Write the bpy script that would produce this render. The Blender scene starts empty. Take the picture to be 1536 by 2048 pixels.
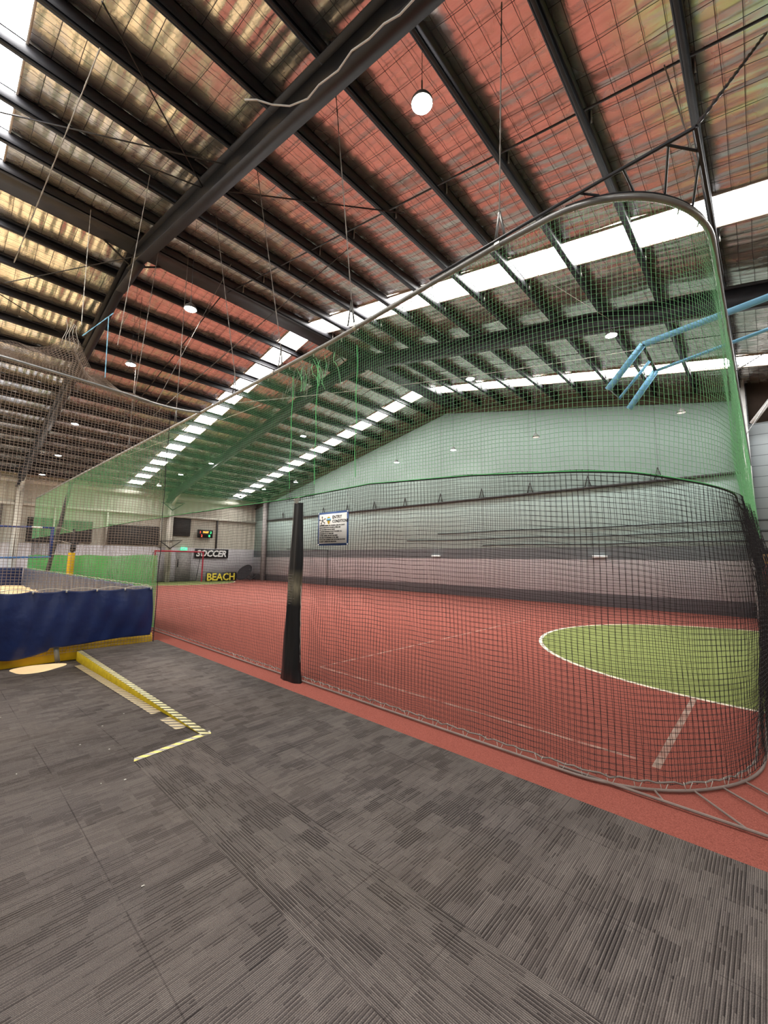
import bpy, math, random
import numpy as np
from mathutils import Vector, Matrix
random.seed(4); rng = np.random.default_rng(4)
S = bpy.context.scene
COL = S.collection

# ------------------------------------------------------------------ camera
F = 826.0
cxv = np.array([767., 106., F]); cxv /= np.linalg.norm(cxv)
cyv = np.array([-901., 85., F]); cyv -= cxv * (cxv @ cyv); cyv /= np.linalg.norm(cyv)
czv = np.cross(cxv, cyv)
cam = bpy.data.cameras.new('camera'); co = bpy.data.objects.new('camera', cam); COL.objects.link(co)
cam.sensor_fit = 'VERTICAL'; cam.sensor_height = 24.0; cam.lens = F / 2048 * 24.0
cam.clip_start = 0.02; cam.clip_end = 200
R = Matrix(((cxv[0], -cxv[1], -cxv[2]), (cyv[0], -cyv[1], -cyv[2]), (czv[0], -czv[1], -czv[2])))
co.matrix_world = Matrix.Translation((0, 0, 1.6)) @ R.to_4x4()
S.camera = co
S.view_settings.view_transform = 'Standard'; S.view_settings.look = 'None'
S.view_settings.gamma = 1.0; S.view_settings.use_curve_mapping = False
S.view_settings.exposure = 1.5
S.cycles.max_bounces = 7; S.cycles.diffuse_bounces = 4; S.cycles.glossy_bounces = 3
S.cycles.sample_clamp_indirect = 6.0
W = bpy.data.worlds.new('world'); S.world = W; W.use_nodes = True
W.node_tree.nodes['Background'].inputs[0].default_value = (.75, .85, 1, 1)
W.node_tree.nodes['Background'].inputs[1].default_value = 0.6
SKYLIGHT = 9.0; LAMP = 90.0

# ------------------------------------------------------------------ node helpers
def srgb(r, g, b):
    f = lambda c: (c/255)/12.92 if c/255 <= .04045 else ((c/255+.055)/1.055)**2.4
    return (f(r), f(g), f(b), 1)
class NT:
    def __init__(s, name, rough=.6, metal=0, spec=.4):
        s.mat = bpy.data.materials.new(name); s.mat.use_nodes = True
        s.t = s.mat.node_tree; s.b = s.t.nodes['Principled BSDF']
        s.b.inputs['Roughness'].default_value = rough; s.b.inputs['Metallic'].default_value = metal
        s.b.inputs['Specular IOR Level'].default_value = spec
    def put(s, sock, v):
        if isinstance(v, bpy.types.NodeSocket): s.t.links.new(v, sock)
        else: sock.default_value = v
    def m(s, op, a, b=0., c=None, clamp=False):
        n = s.t.nodes.new('ShaderNodeMath'); n.operation = op; n.use_clamp = clamp
        s.put(n.inputs[0], a); s.put(n.inputs[1], b)
        if c is not None: s.put(n.inputs[2], c)
        return n.outputs[0]
    def xyz(s):
        tc = s.t.nodes.new('ShaderNodeNewGeometry'); se = s.t.nodes.new('ShaderNodeSeparateXYZ')
        s.t.links.new(tc.outputs['Position'], se.inputs[0]); s.pos = tc.outputs['Position']
        return se.outputs[0], se.outputs[1], se.outputs[2]
    def vec(s, x, y, z=0.):
        n = s.t.nodes.new('ShaderNodeCombineXYZ')
        for i, v in enumerate((x, y, z)): s.put(n.inputs[i], v)
        return n.outputs[0]
    def noise(s, v, scale, detail=2, rough=.5):
        n = s.t.nodes.new('ShaderNodeTexNoise'); s.put(n.inputs['Vector'], v)
        n.inputs['Scale'].default_value = scale; n.inputs['Detail'].default_value = detail
        n.inputs['Roughness'].default_value = rough
        return n.outputs['Fac']
    def white(s, v):
        n = s.t.nodes.new('ShaderNodeTexWhiteNoise'); n.noise_dimensions = '3D'; s.put(n.inputs['Vector'], v)
        return n.outputs['Value']
    def ramp(s, f, *stops):
        n = s.t.nodes.new('ShaderNodeValToRGB'); s.put(n.inputs[0], f)
        e = n.color_ramp.elements
        while len(e) < len(stops): e.new(.5)
        for i, (p, c) in enumerate(stops): e[i].position = p; e[i].color = c
        return n.outputs['Color']
    def mix(s, f, a, b):
        n = s.t.nodes.new('ShaderNodeMix'); n.data_type = 'RGBA'
        s.put(n.inputs[0], f); s.put(n.inputs[6], a); s.put(n.inputs[7], b)
        return n.outputs[2]
    def color(s, c): s.put(s.b.inputs['Base Color'], c); return s
    def bump(s, h, strength=.3, dist=.01):
        n = s.t.nodes.new('ShaderNodeBump'); s.put(n.inputs['Height'], h)
        n.inputs['Strength'].default_value = strength; n.inputs['Distance'].default_value = dist
        s.t.links.new(n.outputs[0], s.b.inputs['Normal']); return s
M = {}
def plain(name, rgb, rough=.6, metal=0, var=.12, scale=6, spec=.4, bump=0):
    n = NT(name, rough, metal, spec); n.xyz()
    f = n.noise(n.pos, scale, 3)
    a = tuple(c*(1-var) for c in rgb[:3])+(1,); b = tuple(min(1, c*(1+var)) for c in rgb[:3])+(1,)
    n.color(n.ramp(f, (.3, a), (.7, b)))
    if bump: n.bump(n.noise(n.pos, scale*6, 3), bump, .01)
    M[name] = n.mat; return n.mat
def emit(name, rgb, strength):
    n = NT(name); n.color(rgb); n.b.inputs['Emission Color'].default_value = rgb
    n.b.inputs['Emission Strength'].default_value = strength; M[name] = n.mat; return n.mat

plain('black_steel', srgb(44, 44, 48), .5, .0, .15)
plain('purlin_steel', srgb(50, 50, 54), .55, .0, .2, 3)
plain('rail_grey', srgb(120, 105, 98), .6, .2)
plain('galvanised', srgb(165, 165, 160), .35, .8, .15, 10)
plain('grey_pipe', srgb(150, 150, 148), .35, .5, .15, 8)
plain('rope_white', srgb(190, 185, 175), .8)
plain('rope_grey', srgb(120, 112, 105), .8)
plain('rope_blue', srgb(120, 175, 200), .7)
plain('cord_green', srgb(90, 190, 110), .7)
plain('net_black', srgb(26, 22, 24), .75, 0, .1, 3)
plain('net_green', srgb(118, 186, 128), .6, 0, .1, 3)
plain('net_green_dense', srgb(84, 168, 86), .6, 0, .15, 3)
plain('vinyl_black', srgb(20, 20, 22), .38, 0, .3, 4, .5)
plain('yellow_pad', srgb(205, 165, 18), .55, 0, .15, 5)
plain('yellow_paint', srgb(175, 150, 20), .5, 0, .15, 14)
plain('sand', srgb(240, 208, 160), .95, 0, .06, 5, .1, .5)
plain('sign_white', srgb(235, 232, 225), .5, 0, .02)
plain('sign_blue', srgb(40, 75, 130), .5)
plain('sign_black', srgb(20, 20, 20), .5)
plain('letter_white', srgb(225, 225, 222), .6, 0, .03)
plain('letter_yellow', srgb(225, 205, 70), .6, 0, .05)
plain('goal_red', srgb(165, 40, 58), .45)
plain('navy_band', srgb(30, 50, 110), .6)
plain('blue_band', srgb(40, 90, 150), .6)
plain('blue_steel', srgb(135, 205, 245), .45, .0, .08)
plain('white_steel', srgb(200, 200, 198), .5)
plain('cream_steel', srgb(200, 195, 182), .5, 0, .06)
plain('shutter_grey', srgb(60, 58, 56), .7, 0, .1)
plain('door_grey', srgb(150, 145, 142), .6)
plain('timber', srgb(185, 140, 105), .7, 0, .15, 4)
plain('dark_plastic', srgb(30, 30, 32), .5)
plain('rebound_fabric', srgb(55, 55, 58), .8)
plain('maroon_vinyl', srgb(110, 14, 22), .4, 0, .2, 9)
plain('gold_vinyl', srgb(200, 160, 95), .45, 0, .15, 9)
plain('duct_tape', srgb(125, 123, 116), .4, .2)
plain('cap_brown', srgb(72, 66, 52), .8)
plain('strip_edge', srgb(165, 150, 135), .7)
plain('net_beach_backlit', srgb(138, 122, 110), .75, 0, .1, 3)  # black netting; backlight on its cords is put into this paler tan
plain('dusty_brown', srgb(62, 50, 42), .8)
plain('lamp_metal', srgb(80, 78, 75), .45, .3)
emit('skylight', (1, .985, .96, 1), SKYLIGHT)
emit('lamp_glow', (1, .95, .88, 1), LAMP)
emit('lamp_glow_dim', (1, .96, .9, 1), .25)
emit('led_red', (1, .08, .04, 1), .9); emit('led_green', (.05, 1, .25, 1), .8); emit('led_orange', (1, .4, .05, 1), .9)
emit('exit_green', (.1, .8, .4, 1), .6)

# roof foil: crinkled reflective sarking
def foil(name, ribs):
    n = NT(name, .27, .88); x, y, z = n.xyz()
    big = n.noise(n.vec(n.m('MULTIPLY', x, 3.0), n.m('MULTIPLY', y, .7), z), 1.6, 3, .6)
    fine = n.noise(n.vec(n.m('MULTIPLY', x, 1.4), n.m('MULTIPLY', y, 1.0), z), 9, 4, .65)
    patch = n.noise(n.pos, .9, 1)
    pm = n.m('MULTIPLY', n.m('SUBTRACT', patch, .42), 4., clamp=True)
    h = n.m('MULTIPLY', n.m('MULTIPLY', fine, pm), .8)
    h = n.m('ADD', h, n.m('MULTIPLY', big, 1.6))
    r = n.m('SINE', n.m('ADD', n.m('MULTIPLY', x, 2*math.pi/.19), n.m('MULTIPLY', n.noise(n.pos, 1.3, 1), 3.)))
    h = n.m('ADD', h, n.m('MULTIPLY', r, ribs))
    n.bump(h, .6, .012)
    n.color(n.ramp(n.noise(n.pos, 5, 3), (.3, (.84, .825, .79, 1)), (.7, (.95, .935, .9, 1))))
    n.put(n.b.inputs['Roughness'], n.m('ADD', n.m('MULTIPLY', n.noise(n.pos, 3, 2), .18), .17))
    M[name] = n.mat
foil('foil_ribbed', .38); foil('foil', .06)

# carpet tiles
n = NT('carpet', .95, 0, .1); x, y, z = n.xyz()
strip = n.m('MULTIPLY', n.m('MULTIPLY', n.m('GREATER_THAN', x, 1.22), n.m('LESS_THAN', x, 1.745)), n.m('LESS_THAN', y, 3.86))
u = n.m('ADD', n.m('MULTIPLY', y, n.m('SUBTRACT', 1., strip)), n.m('MULTIPLY', x, strip))
v = n.m('ADD', n.m('MULTIPLY', x, n.m('SUBTRACT', 1., strip)), n.m('MULTIPLY', y, strip))
rib = n.m('SINE', n.m('MULTIPLY', u, 2*math.pi/.0078))
fr = n.m('ABSOLUTE', n.m('SUBTRACT', n.m('FRACT', n.m('DIVIDE', u, .0156)), .5)); gate = None
def blocks(lu, lv, seed):
    fu = n.m('FLOOR', n.m('DIVIDE', u, lu)); sh = n.m('MULTIPLY', n.white(n.vec(fu, seed, 1.)), 5.)
    fv = n.m('FLOOR', n.m('ADD', n.m('DIVIDE', v, lv), sh))
    return n.white(n.vec(fu, fv, seed))
b1 = blocks(.0936, .19, 1.); b2 = blocks(.062, .13, 7.); b3 = blocks(.25, .25, 3.)
amp = n.m('ADD', n.m('MULTIPLY', n.m('MULTIPLY', n.m('SUBTRACT', b1, .35), 2.2, clamp=True), .6), n.m('MULTIPLY', n.m('GREATER_THAN', b2, .6), .4))
left = n.m('SMOOTH_MIN', 1., n.m('MULTIPLY', n.m('SUBTRACT', x, -.6), .42), .3, clamp=True)
amp = n.m('MULTIPLY', amp, n.m('ADD', n.m('MULTIPLY', left, .8), .2))
tone = n.m('ADD', n.m('MULTIPLY', b3, .14), n.m('MULTIPLY', b1, -.14))
grain = n.noise(n.pos, 260, 2, .7); stain = n.noise(n.pos, 1.1, 4)
li = n.m('FLOOR', n.m('DIVIDE', u, .0156)); seg = n.m('FLOOR', n.m('ADD', n.m('DIVIDE', v, .11), n.m('MULTIPLY', n.white(n.vec(li, 2., 5.)), 9.)))
gate = n.m('GREATER_THAN', n.m('ADD', n.white(n.vec(li, seg, 9.)), n.m('MULTIPLY', amp, .55)), .62)
dark = n.m('MULTIPLY', n.m('MULTIPLY', n.m('LESS_THAN', fr, .2), gate), n.m('ADD', n.m('MULTIPLY', amp, .7), .3))
bright = n.m('MULTIPLY', n.m('MULTIPLY', n.m('GREATER_THAN', fr, .38), n.m('GREATER_THAN', n.white(n.vec(li, seg, 4.)), .72)), n.m('ADD', .4, n.m('MULTIPLY', left, .6)))
val = n.m('ADD', .575, n.m('MULTIPLY', n.m('MULTIPLY', rib, n.m('ADD', left, .5)), .12))
val = n.m('ADD', n.m('SUBTRACT', val, n.m('MULTIPLY', dark, .34)), n.m('MULTIPLY', bright, .15))
val = n.m('ADD', val, n.m('MULTIPLY', tone, .45)); val = n.m('SUBTRACT', val, n.m('MULTIPLY', amp, .04))
val = n.m('ADD', val, n.m('MULTIPLY', n.m('SUBTRACT', grain, .5), .8))
tx = n.m('ABSOLUTE', n.m('SUBTRACT', n.m('FRACT', n.m('ADD', n.m('DIVIDE', n.m('SUBTRACT', x, 1.745), .5), .5)), .5))
ty = n.m('ABSOLUTE', n.m('SUBTRACT', n.m('FRACT', n.m('ADD', n.m('DIVIDE', n.m('SUBTRACT', y, 2.1), .5), .5)), .5))
seam = n.m('LESS_THAN', n.m('MINIMUM', tx, ty), .006)
val = n.m('SUBTRACT', val, n.m('MULTIPLY', n.m('MULTIPLY', seam, n.white(n.vec(n.m('FLOOR', n.m('MULTIPLY', x, 4.)), n.m('FLOOR', n.m('MULTIPLY', y, 4.))))), .22))
c = n.ramp(val, (.12, srgb(34, 30, 30)), (.5, srgb(88, 81, 79)), (.9, srgb(144, 135, 128)))
c = n.mix(n.m('MULTIPLY', n.m('SUBTRACT', stain, .35), 1.1, clamp=True), c, n.mix(.6, c, srgb(94, 83, 72)))
n.color(c); n.bump(n.m('SUBTRACT', n.m('ADD', rib, n.m('MULTIPLY', grain, 1.5)), n.m('MULTIPLY', dark, 2.)), .4, .003); M['carpet'] = n.mat

# court surface with its painted lines
n = NT('court', .85, 0, .25); x, y, z = n.xyz()
def ring(cx, cy, r):
    return n.m('SQRT', n.m('ADD', n.m('POWER', n.m('SUBTRACT', x, cx), 2.), n.m('POWER', n.m('SUBTRACT', y, cy), 2.)))
d1 = ring(10.05, .1, 0); d2 = ring(11.0, 28.9, 0)
d = n.m('MINIMUM', d1, d2)
green = n.m('LESS_THAN', d, 3.72)
line = n.m('LESS_THAN', n.m('ABSOLUTE', n.m('SUBTRACT', d, 3.72)), .035)
def band(c, w, lo, hi, ax):
    a, b = (x, y) if ax == 'x' else (y, x)
    return n.m('MULTIPLY', n.m('LESS_THAN', n.m('ABSOLUTE', n.m('SUBTRACT', a, c)), w),
               n.m('MULTIPLY', n.m('GREATER_THAN', b, lo), n.m('LESS_THAN', b, hi)))
worn = n.m('MULTIPLY', n.m('SUBTRACT', n.noise(n.pos, 7, 3), .36), 4., clamp=True)
wl = n.m('MAXIMUM', band(13.85, .03, 3.42, 17., 'y'), n.m('MAXIMUM', band(4.1, .02, .9, 5.05, 'x'), band(5.05, .02, 4.1, 11.3, 'y')))
wl = n.m('MAXIMUM', n.m('MULTIPLY', n.m('MULTIPLY', wl, worn), .3), line)
tape = n.m('MULTIPLY', band(.76, .03, 4.03, 6.32, 'y'), n.m('ADD', n.m('MULTIPLY', worn, .5), .35))
g = n.noise(n.pos, 140, 2, .8); big = n.noise(n.pos, .7, 3)
red = n.mix(n.m('MULTIPLY', n.m('SUBTRACT', g, .3), 2.2, clamp=True), srgb(114, 57, 49), srgb(176, 102, 88))
red = n.mix(n.m('MULTIPLY', big, .35), red, srgb(160, 86, 72))
grn = n.mix(g, srgb(104, 116, 60), srgb(152, 160, 96))
c = n.mix(green, red, grn); c = n.mix(tape, c, srgb(185, 165, 150)); c = n.mix(wl, c, srgb(235, 225, 205))
n.color(c); n.bump(g, .25, .004); M['court'] = n.mat

# long painted wall (concrete tilt panels)
n = NT('long_wall', .8, 0, .2); x, y, z = n.xyz()
st = n.m('LESS_THAN', n.m('ABSOLUTE', n.m('SUBTRACT', n.m('FRACT', n.m('DIVIDE', n.m('SUBTRACT', y, 1.45), 2.3)), .5)), .006)
st = n.m('MULTIPLY', st, n.m('GREATER_THAN', z, 2.2))
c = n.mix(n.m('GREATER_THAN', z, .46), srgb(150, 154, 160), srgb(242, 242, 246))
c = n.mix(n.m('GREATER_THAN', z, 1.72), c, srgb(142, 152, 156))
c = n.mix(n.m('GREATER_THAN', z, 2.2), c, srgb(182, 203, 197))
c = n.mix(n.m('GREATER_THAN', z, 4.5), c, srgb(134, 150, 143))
c = n.mix(n.m('MULTIPLY', st, .6), c, srgb(95, 100, 98))
c = n.mix(n.m('MULTIPLY', n.noise(n.pos, .6, 4), .22), c, srgb(120, 125, 120))
n.color(c); M['long_wall'] = n.mat
n = NT('siding_wall', .7, 0, .2); x, y, z = n.xyz()
st = n.m('LESS_THAN', n.m('FRACT', n.m('DIVIDE', z, .33)), .06)
c = n.mix(n.m('MULTIPLY', st, .7), srgb(178, 186, 190), srgb(90, 95, 100)); n.color(c)
M['siding_wall'] = n.mat
# corrugated end wall
n = NT('end_wall', .6, .1, .3); x, y, z = n.xyz()
c = n.mix(n.m('GREATER_THAN', z, 2.28), srgb(205, 200, 203), srgb(186, 182, 168))
c = n.mix(n.m('MULTIPLY', n.noise(n.vec(x, y, n.m('MULTIPLY', z, .3)), 1.5, 3), .3), c, srgb(130, 125, 118))
n.color(c); M['end_wall'] = n.mat
plain('other_wall', srgb(190, 188, 182), .8, 0, .05, 1)
# tarps
for nm, a, b in (('tarp_blue', srgb(5, 22, 66), srgb(14, 36, 84)), ('tarp_dusty', srgb(56, 68, 98), srgb(92, 96, 108))):
    n = NT(nm, .42, 0, .5); n.xyz()
    n.color(n.ramp(n.noise(n.pos, 3, 4, .6), (.3, a), (.75, b))); n.bump(n.noise(n.pos, 7, 3), .3, .03); M[nm] = n.mat
# hazard tapes (diagonal stripes)
def hazard(name, a, b, ax):
    n = NT(name, .5); x, y, z = n.xyz()
    s = n.m('FRACT', n.m('DIVIDE', n.m('ADD', y if ax == 'y' else x, n.m('MULTIPLY', x if ax == 'y' else y, 1.0)), .105))
    c = n.mix(n.m('LESS_THAN', s, .5), a, b)
    c = n.mix(n.m('MULTIPLY', n.m('SUBTRACT', n.noise(n.pos, 30, 3), .5), 3., clamp=True), c, srgb(120, 112, 95))
    n.color(c); M[name] = n.mat
hazard('hazard_tape', srgb(228, 218, 165), srgb(92, 88, 70), 'y')
hazard('hazard_tape_worn', srgb(188, 170, 130), srgb(95, 85, 75), 'y')
hazard('hazard_tape_end', srgb(225, 208, 110), srgb(165, 158, 150), 'x')
# black padded post: scuffed
n = NT('vinyl_scuffed', .36, 0, .5); x, y, z = n.xyz()
f = n.m('MULTIPLY', n.m('SUBTRACT', 1., n.m('MULTIPLY', n.m('ABSOLUTE', n.m('SUBTRACT', z, 1.22)), 4.), clamp=True), n.noise(n.vec(n.m('MULTIPLY', x, 9.), n.m('MULTIPLY', y, 9.), n.m('MULTIPLY', z, 2.)), 3, 3), clamp=True); f = n.m('MULTIPLY', f, 1.7, clamp=True)
n.color(n.mix(n.m('MULTIPLY', f, .9), srgb(16, 16, 18), srgb(120, 112, 92))); n.bump(n.noise(n.vec(x, n.m('MULTIPLY', y, 6.), z), 4, 2), .25, .02); M['vinyl_scuffed'] = n.mat

# ------------------------------------------------------------------ mesh helpers
class MB:
    def __init__(s): s.v = []; s.f = []; s.n = 0
    def add(s, v, f):
        v = np.asarray(v, float); s.v.append(v); s.f.append(np.asarray(f, int) + s.n); s.n += len(v); return s
    def box(s, c, d, rot=None):
        c = np.array(c, float); h = np.array(d, float)/2
        p = np.array([[i, j, k] for i in (-1, 1) for j in (-1, 1) for k in (-1, 1)])*h
        if rot is not None: p = p @ np.array(rot).T
        return s.add(p+c, [[0, 1, 3, 2], [4, 6, 7, 5], [0, 4, 5, 1], [2, 3, 7, 6], [0, 2, 6, 4], [1, 5, 7, 3]])
    def bx(s, a, b):
        a = np.array(a, float); b = np.array(b, float); return s.box((a+b)/2, abs(b-a))
    def bar(s, a, b, w, h, up=(0, 0, 1)):
        a = np.array(a, float); b = np.array(b, float); d = b-a; L = np.linalg.norm(d); d /= L
        u = np.array(up, float); sd = np.cross(d, u); sd /= np.linalg.norm(sd); u = np.cross(sd, d)
        return s.box((a+b)/2, (L, w, h), np.array([d, sd, u]).T)
    def tube(s, pts, r, k=8, cap=True):
        P = np.array(pts, float); n = len(P); T = np.gradient(P, axis=0); T /= np.linalg.norm(T, axis=1)[:, None]+1e-12
        mt = np.abs(T).mean(0); ref = np.eye(3)[int(np.argmin(mt))]
        r = np.broadcast_to(np.asarray(r, float), (n,)); V = []; pa = np.array([1., 0, 0])
        for i in range(n):
            a = np.cross(T[i], ref); na = np.linalg.norm(a)
            if na < 1e-3: a = pa
            else: a /= na
            if i and a @ pa < 0: a = -a
            pa = a; b = np.cross(T[i], a)
            for j in range(k):
                t = 2*math.pi*j/k; V.append(P[i]+r[i]*(math.cos(t)*a+math.sin(t)*b))
        Fc = [[i*k+j, i*k+(j+1) % k, (i+1)*k+(j+1) % k, (i+1)*k+j] for i in range(n-1) for j in range(k)]
        if cap:
            V.append(P[0]); V.append(P[-1]); c0 = n*k; c1 = n*k+1
            Fc += [[(j+1) % k, j, c0, c0] for j in range(k)] + [[(n-1)*k+j, (n-1)*k+(j+1) % k, c1, c1] for j in range(k)]
        return s.add(V, Fc)
    def lathe(s, prof, c=(0, 0, 0), k=24):
        V = []; n = len(prof)
        for r, z in prof:
            for j in range(k):
                t = 2*math.pi*j/k; V.append((c[0]+r*math.cos(t), c[1]+r*math.sin(t), c[2]+z))
        return s.add(V, [[i*k+j, i*k+(j+1) % k, (i+1)*k+(j+1) % k, (i+1)*k+j] for i in range(n-1) for j in range(k)])
    def grid(s, G):
        a, b, _ = G.shape; I = np.arange(a*b).reshape(a, b)
        return s.add(G.reshape(-1, 3), np.stack([I[:-1, :-1], I[1:, :-1], I[1:, 1:], I[:-1, 1:]], -1).reshape(-1, 4))
    def build(s, name, mat, parent=None, smooth=False, solid=0):
        V = np.concatenate(s.v); Fq = np.concatenate(s.f)
        if parent is not None: V = V - np.array(parent.location)
        me = bpy.data.meshes.new(name)
        tri = Fq[:, 2] == Fq[:, 3]
        if tri.any():
            me.from_pydata(V.tolist(), [], [f[:3] if f[2] == f[3] else f for f in Fq.tolist()])
        else:
            nf = len(Fq); me.vertices.add(len(V)); me.vertices.foreach_set('co', V.astype(np.float32).ravel())
            me.loops.add(nf*4); me.loops.foreach_set('vertex_index', Fq.astype(np.int32).ravel())
            me.polygons.add(nf); me.polygons.foreach_set('loop_start', np.arange(0, nf*4, 4, dtype=np.int32))
            me.update(calc_edges=True)
        me.materials.append(M[mat])
        if smooth: me.polygons.foreach_set('use_smooth', [True]*len(me.polygons))
        o = bpy.data.objects.new(name, me); COL.objects.link(o)
        if solid:
            md = o.modifiers.new('solid', 'SOLIDIFY'); md.thickness = solid
        if parent is not None: o.parent = parent
        return o
def tag(o, label=None, cat=None, group=None, kind=None):
    if label: o['label'] = label
    if cat: o['category'] = cat
    if group: o['group'] = group
    if kind: o['kind'] = kind
    return o
def thing(name, loc, label, cat, group=None):
    o = bpy.data.objects.new(name, None); COL.objects.link(o); o.location = loc; o.empty_display_size = .2
    return tag(o, label, cat, group)
def struct(name, mb, mat, **k): return tag(mb.build(name, mat, **k), kind='structure')
def copy_thing(root, loc, label=None):
    r = root.copy(); COL.objects.link(r); r.location = loc
    if label: r['label'] = label
    for ch in root.children:
        c = ch.copy(); COL.objects.link(c); c.parent = r
        for g in ch.children:
            d = g.copy(); COL.objects.link(d); d.parent = c
    return r
def text_mb(txt, size, origin, right, up, thick=.006, bold=0., shear=0., align='LEFT', xs=1.):
    cu = bpy.data.curves.new('t', 'FONT'); cu.body = txt; cu.size = size; cu.extrude = thick/2; cu.offset = bold
    cu.shear = shear; cu.align_x = align; cu.resolution_u = 2; cu.space_character = 1.0
    o = bpy.data.objects.new('t', cu); COL.objects.link(o)
    dg = bpy.context.evaluated_depsgraph_get(); me = bpy.data.meshes.new_from_object(o.evaluated_get(dg))
    v = np.array([q.co[:] for q in me.vertices]); fs = [list(p.vertices) for p in me.polygons]
    bpy.data.objects.remove(o); bpy.data.curves.remove(cu)
    r = np.array(right, float); u = np.array(up, float); w = np.cross(r, u)
    V = np.array(origin, float)+v[:, :1]*xs*r+v[:, 1:2]*u+v[:, 2:]*w
    Q = []
    for f in fs:
        if len(f) == 4: Q.append(f)
        elif len(f) == 3: Q.append([f[0], f[1], f[2], f[2]])
        else:
            for i in range(1, len(f)-1): Q.append([f[0], f[i], f[i+1], f[i+1]])
    mb = MB(); mb.add(V, Q); bpy.data.meshes.remove(me); return mb

# ------------------------------------------------------------------ roof geometry constants
YR, ZR, SL = 11.5, 9.7, .2
X0, X1, Y0, Y1 = -14.0, 17.0, -6.0, 29.6
def roof(y): return ZR-SL*abs(y-YR)

# ------------------------------------------------------------------ floors
xe = 3.12
b = MB()
b.bx((1.82, 3.86, -.3), (xe, 8.86, 0)); b.bx((X0, Y0, -.3), (xe, 3.86, 0))
V = [(X0, 3.86, 0), (1.82, 3.86, 0), (1.82, 8.2, -.15), (X0, 8.2, -.15), (X0, 3.86, -.32), (1.82, 3.86, -.32), (1.82, 8.2, -.32), (X0, 8.2, -.32)]
b.add(V, [[0, 1, 2, 3], [4, 7, 6, 5], [0, 4, 5, 1], [1, 5, 6, 2], [2, 6, 7, 3], [3, 7, 4, 0]])
b.bx((X0, 8.2, -.32), (1.82, 8.95, -.15))
struct('floor', b, 'carpet')
struct('floor_court', MB().bx((xe, Y0, -.3), (X1, Y1, -.004)), 'court')

# ------------------------------------------------------------------ walls
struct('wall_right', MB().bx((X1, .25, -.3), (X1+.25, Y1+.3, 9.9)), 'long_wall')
b = MB().bx((X1, Y0, -.3), (X1+.25, .25, 9.9)); struct('wall_right_siding', b, 'siding_wall')
struct('trim_1', MB().bx((X1-.03, -6, 6.0), (X1-.002, .12, 7.35)), 'dusty_brown')
struct('wall_left', MB().bx((X0-.25, Y0, -.3), (X0, Y1, 9.9)), 'other_wall')
struct('wall_near', MB().bx((X0, Y0-.25, -.3), (X1, Y0, 9.0)), 'other_wall')
xs = np.arange(X0, X1+.001, .1); prof = np.where((np.arange(len(xs)) % 4) < 2, 0, .05)
G = np.zeros((len(xs), 2, 3)); G[:, :, 0] = xs[:, None]; G[:, :, 1] = Y1-prof[:, None]; G[:, 0, 2] = 2.28; G[:, 1, 2] = 6.6
b = MB().grid(G); b.bx((X0, Y1-.06, -.3), (X1, Y1+.2, 2.28)); b.bx((X0, Y1+.02, 2.2), (X1, Y1+.2, 9.5))
struct('wall_far', b, 'end_wall')
struct('trim_2', MB().bx((X0, Y1-.22, 4.32), (X1, Y1-.07, 4.46)), 'cream_steel')
struct('trim_3', MB().bx((X0, Y1-.22, 5.55), (X1, Y1-.07, 5.8)), 'cream_steel')
# capping band along the top of the long wall
b = MB()
for a_, c_ in ((.25, YR), (YR, Y1)): b.bar((X1-.03, a_, roof(a_)-.5), (X1-.03, c_, roof(c_)-.5), .06, .3)
struct('trim_4', b, 'cap_brown')
b = MB().bx((X1-.12, .3, 4.44), (X1-.02, 27.9, 4.52))
for y in np.arange(2.6, 28, 2.3):
    b.bar((X1-.08, y-.12, 4.5), (X1-.08, y, 4.95), .03, .03); b.bar((X1-.08, y+.12, 4.5), (X1-.08, y, 4.95), .03, .03)
struct('trim_5', b, 'shutter_grey')

# ------------------------------------------------------------------ ceiling foil, in bays between the skylight strips
strips = [(-8.0, -7.15), (-.62, .22), (7.7, 8.52), (14.52, 15.36)]
bays = [(X0, -8.0), (-7.15, -.62), (.22, 7.7), (8.52, 14.52), (15.36, X1+.2)]
py_near = [-5.6, -4.45, -3.3, -2.1, -.95, .25, 1.34, 2.5, 3.62, 4.77, 5.94, 7.08, 8.3, 9.5, 10.62, 11.4]
py_far = [12.52, 13.68, 14.84, 16.0, 17.15, 18.3, 19.45, 20.6, 21.75, 22.9, 24.05, 25.2, 26.35, 27.5, 28.7]
allp = np.array(py_near+py_far)
def foil_z(xx, yy, amp=1.):
    i = np.searchsorted(allp, yy); lo = allp[np.clip(i-1, 0, len(allp)-1)]; hi = allp[np.clip(i, 0, len(allp)-1)]
    t = np.where(hi > lo, (yy-lo)/np.maximum(hi-lo, 1e-6), 0)
    sag = .02*np.sin(np.pi*np.clip(t, 0, 1))
    rip = .005*np.sin(xx*33+1.3*np.sin(yy*1.7+xx*.6))+.008*np.sin(xx*5.1+yy*2.3)+.004*np.sin(xx*13-yy*5.1+2*np.sin(xx))
    return ZR-.10-SL*abs(yy-YR)-(sag+rip)*amp
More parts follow.
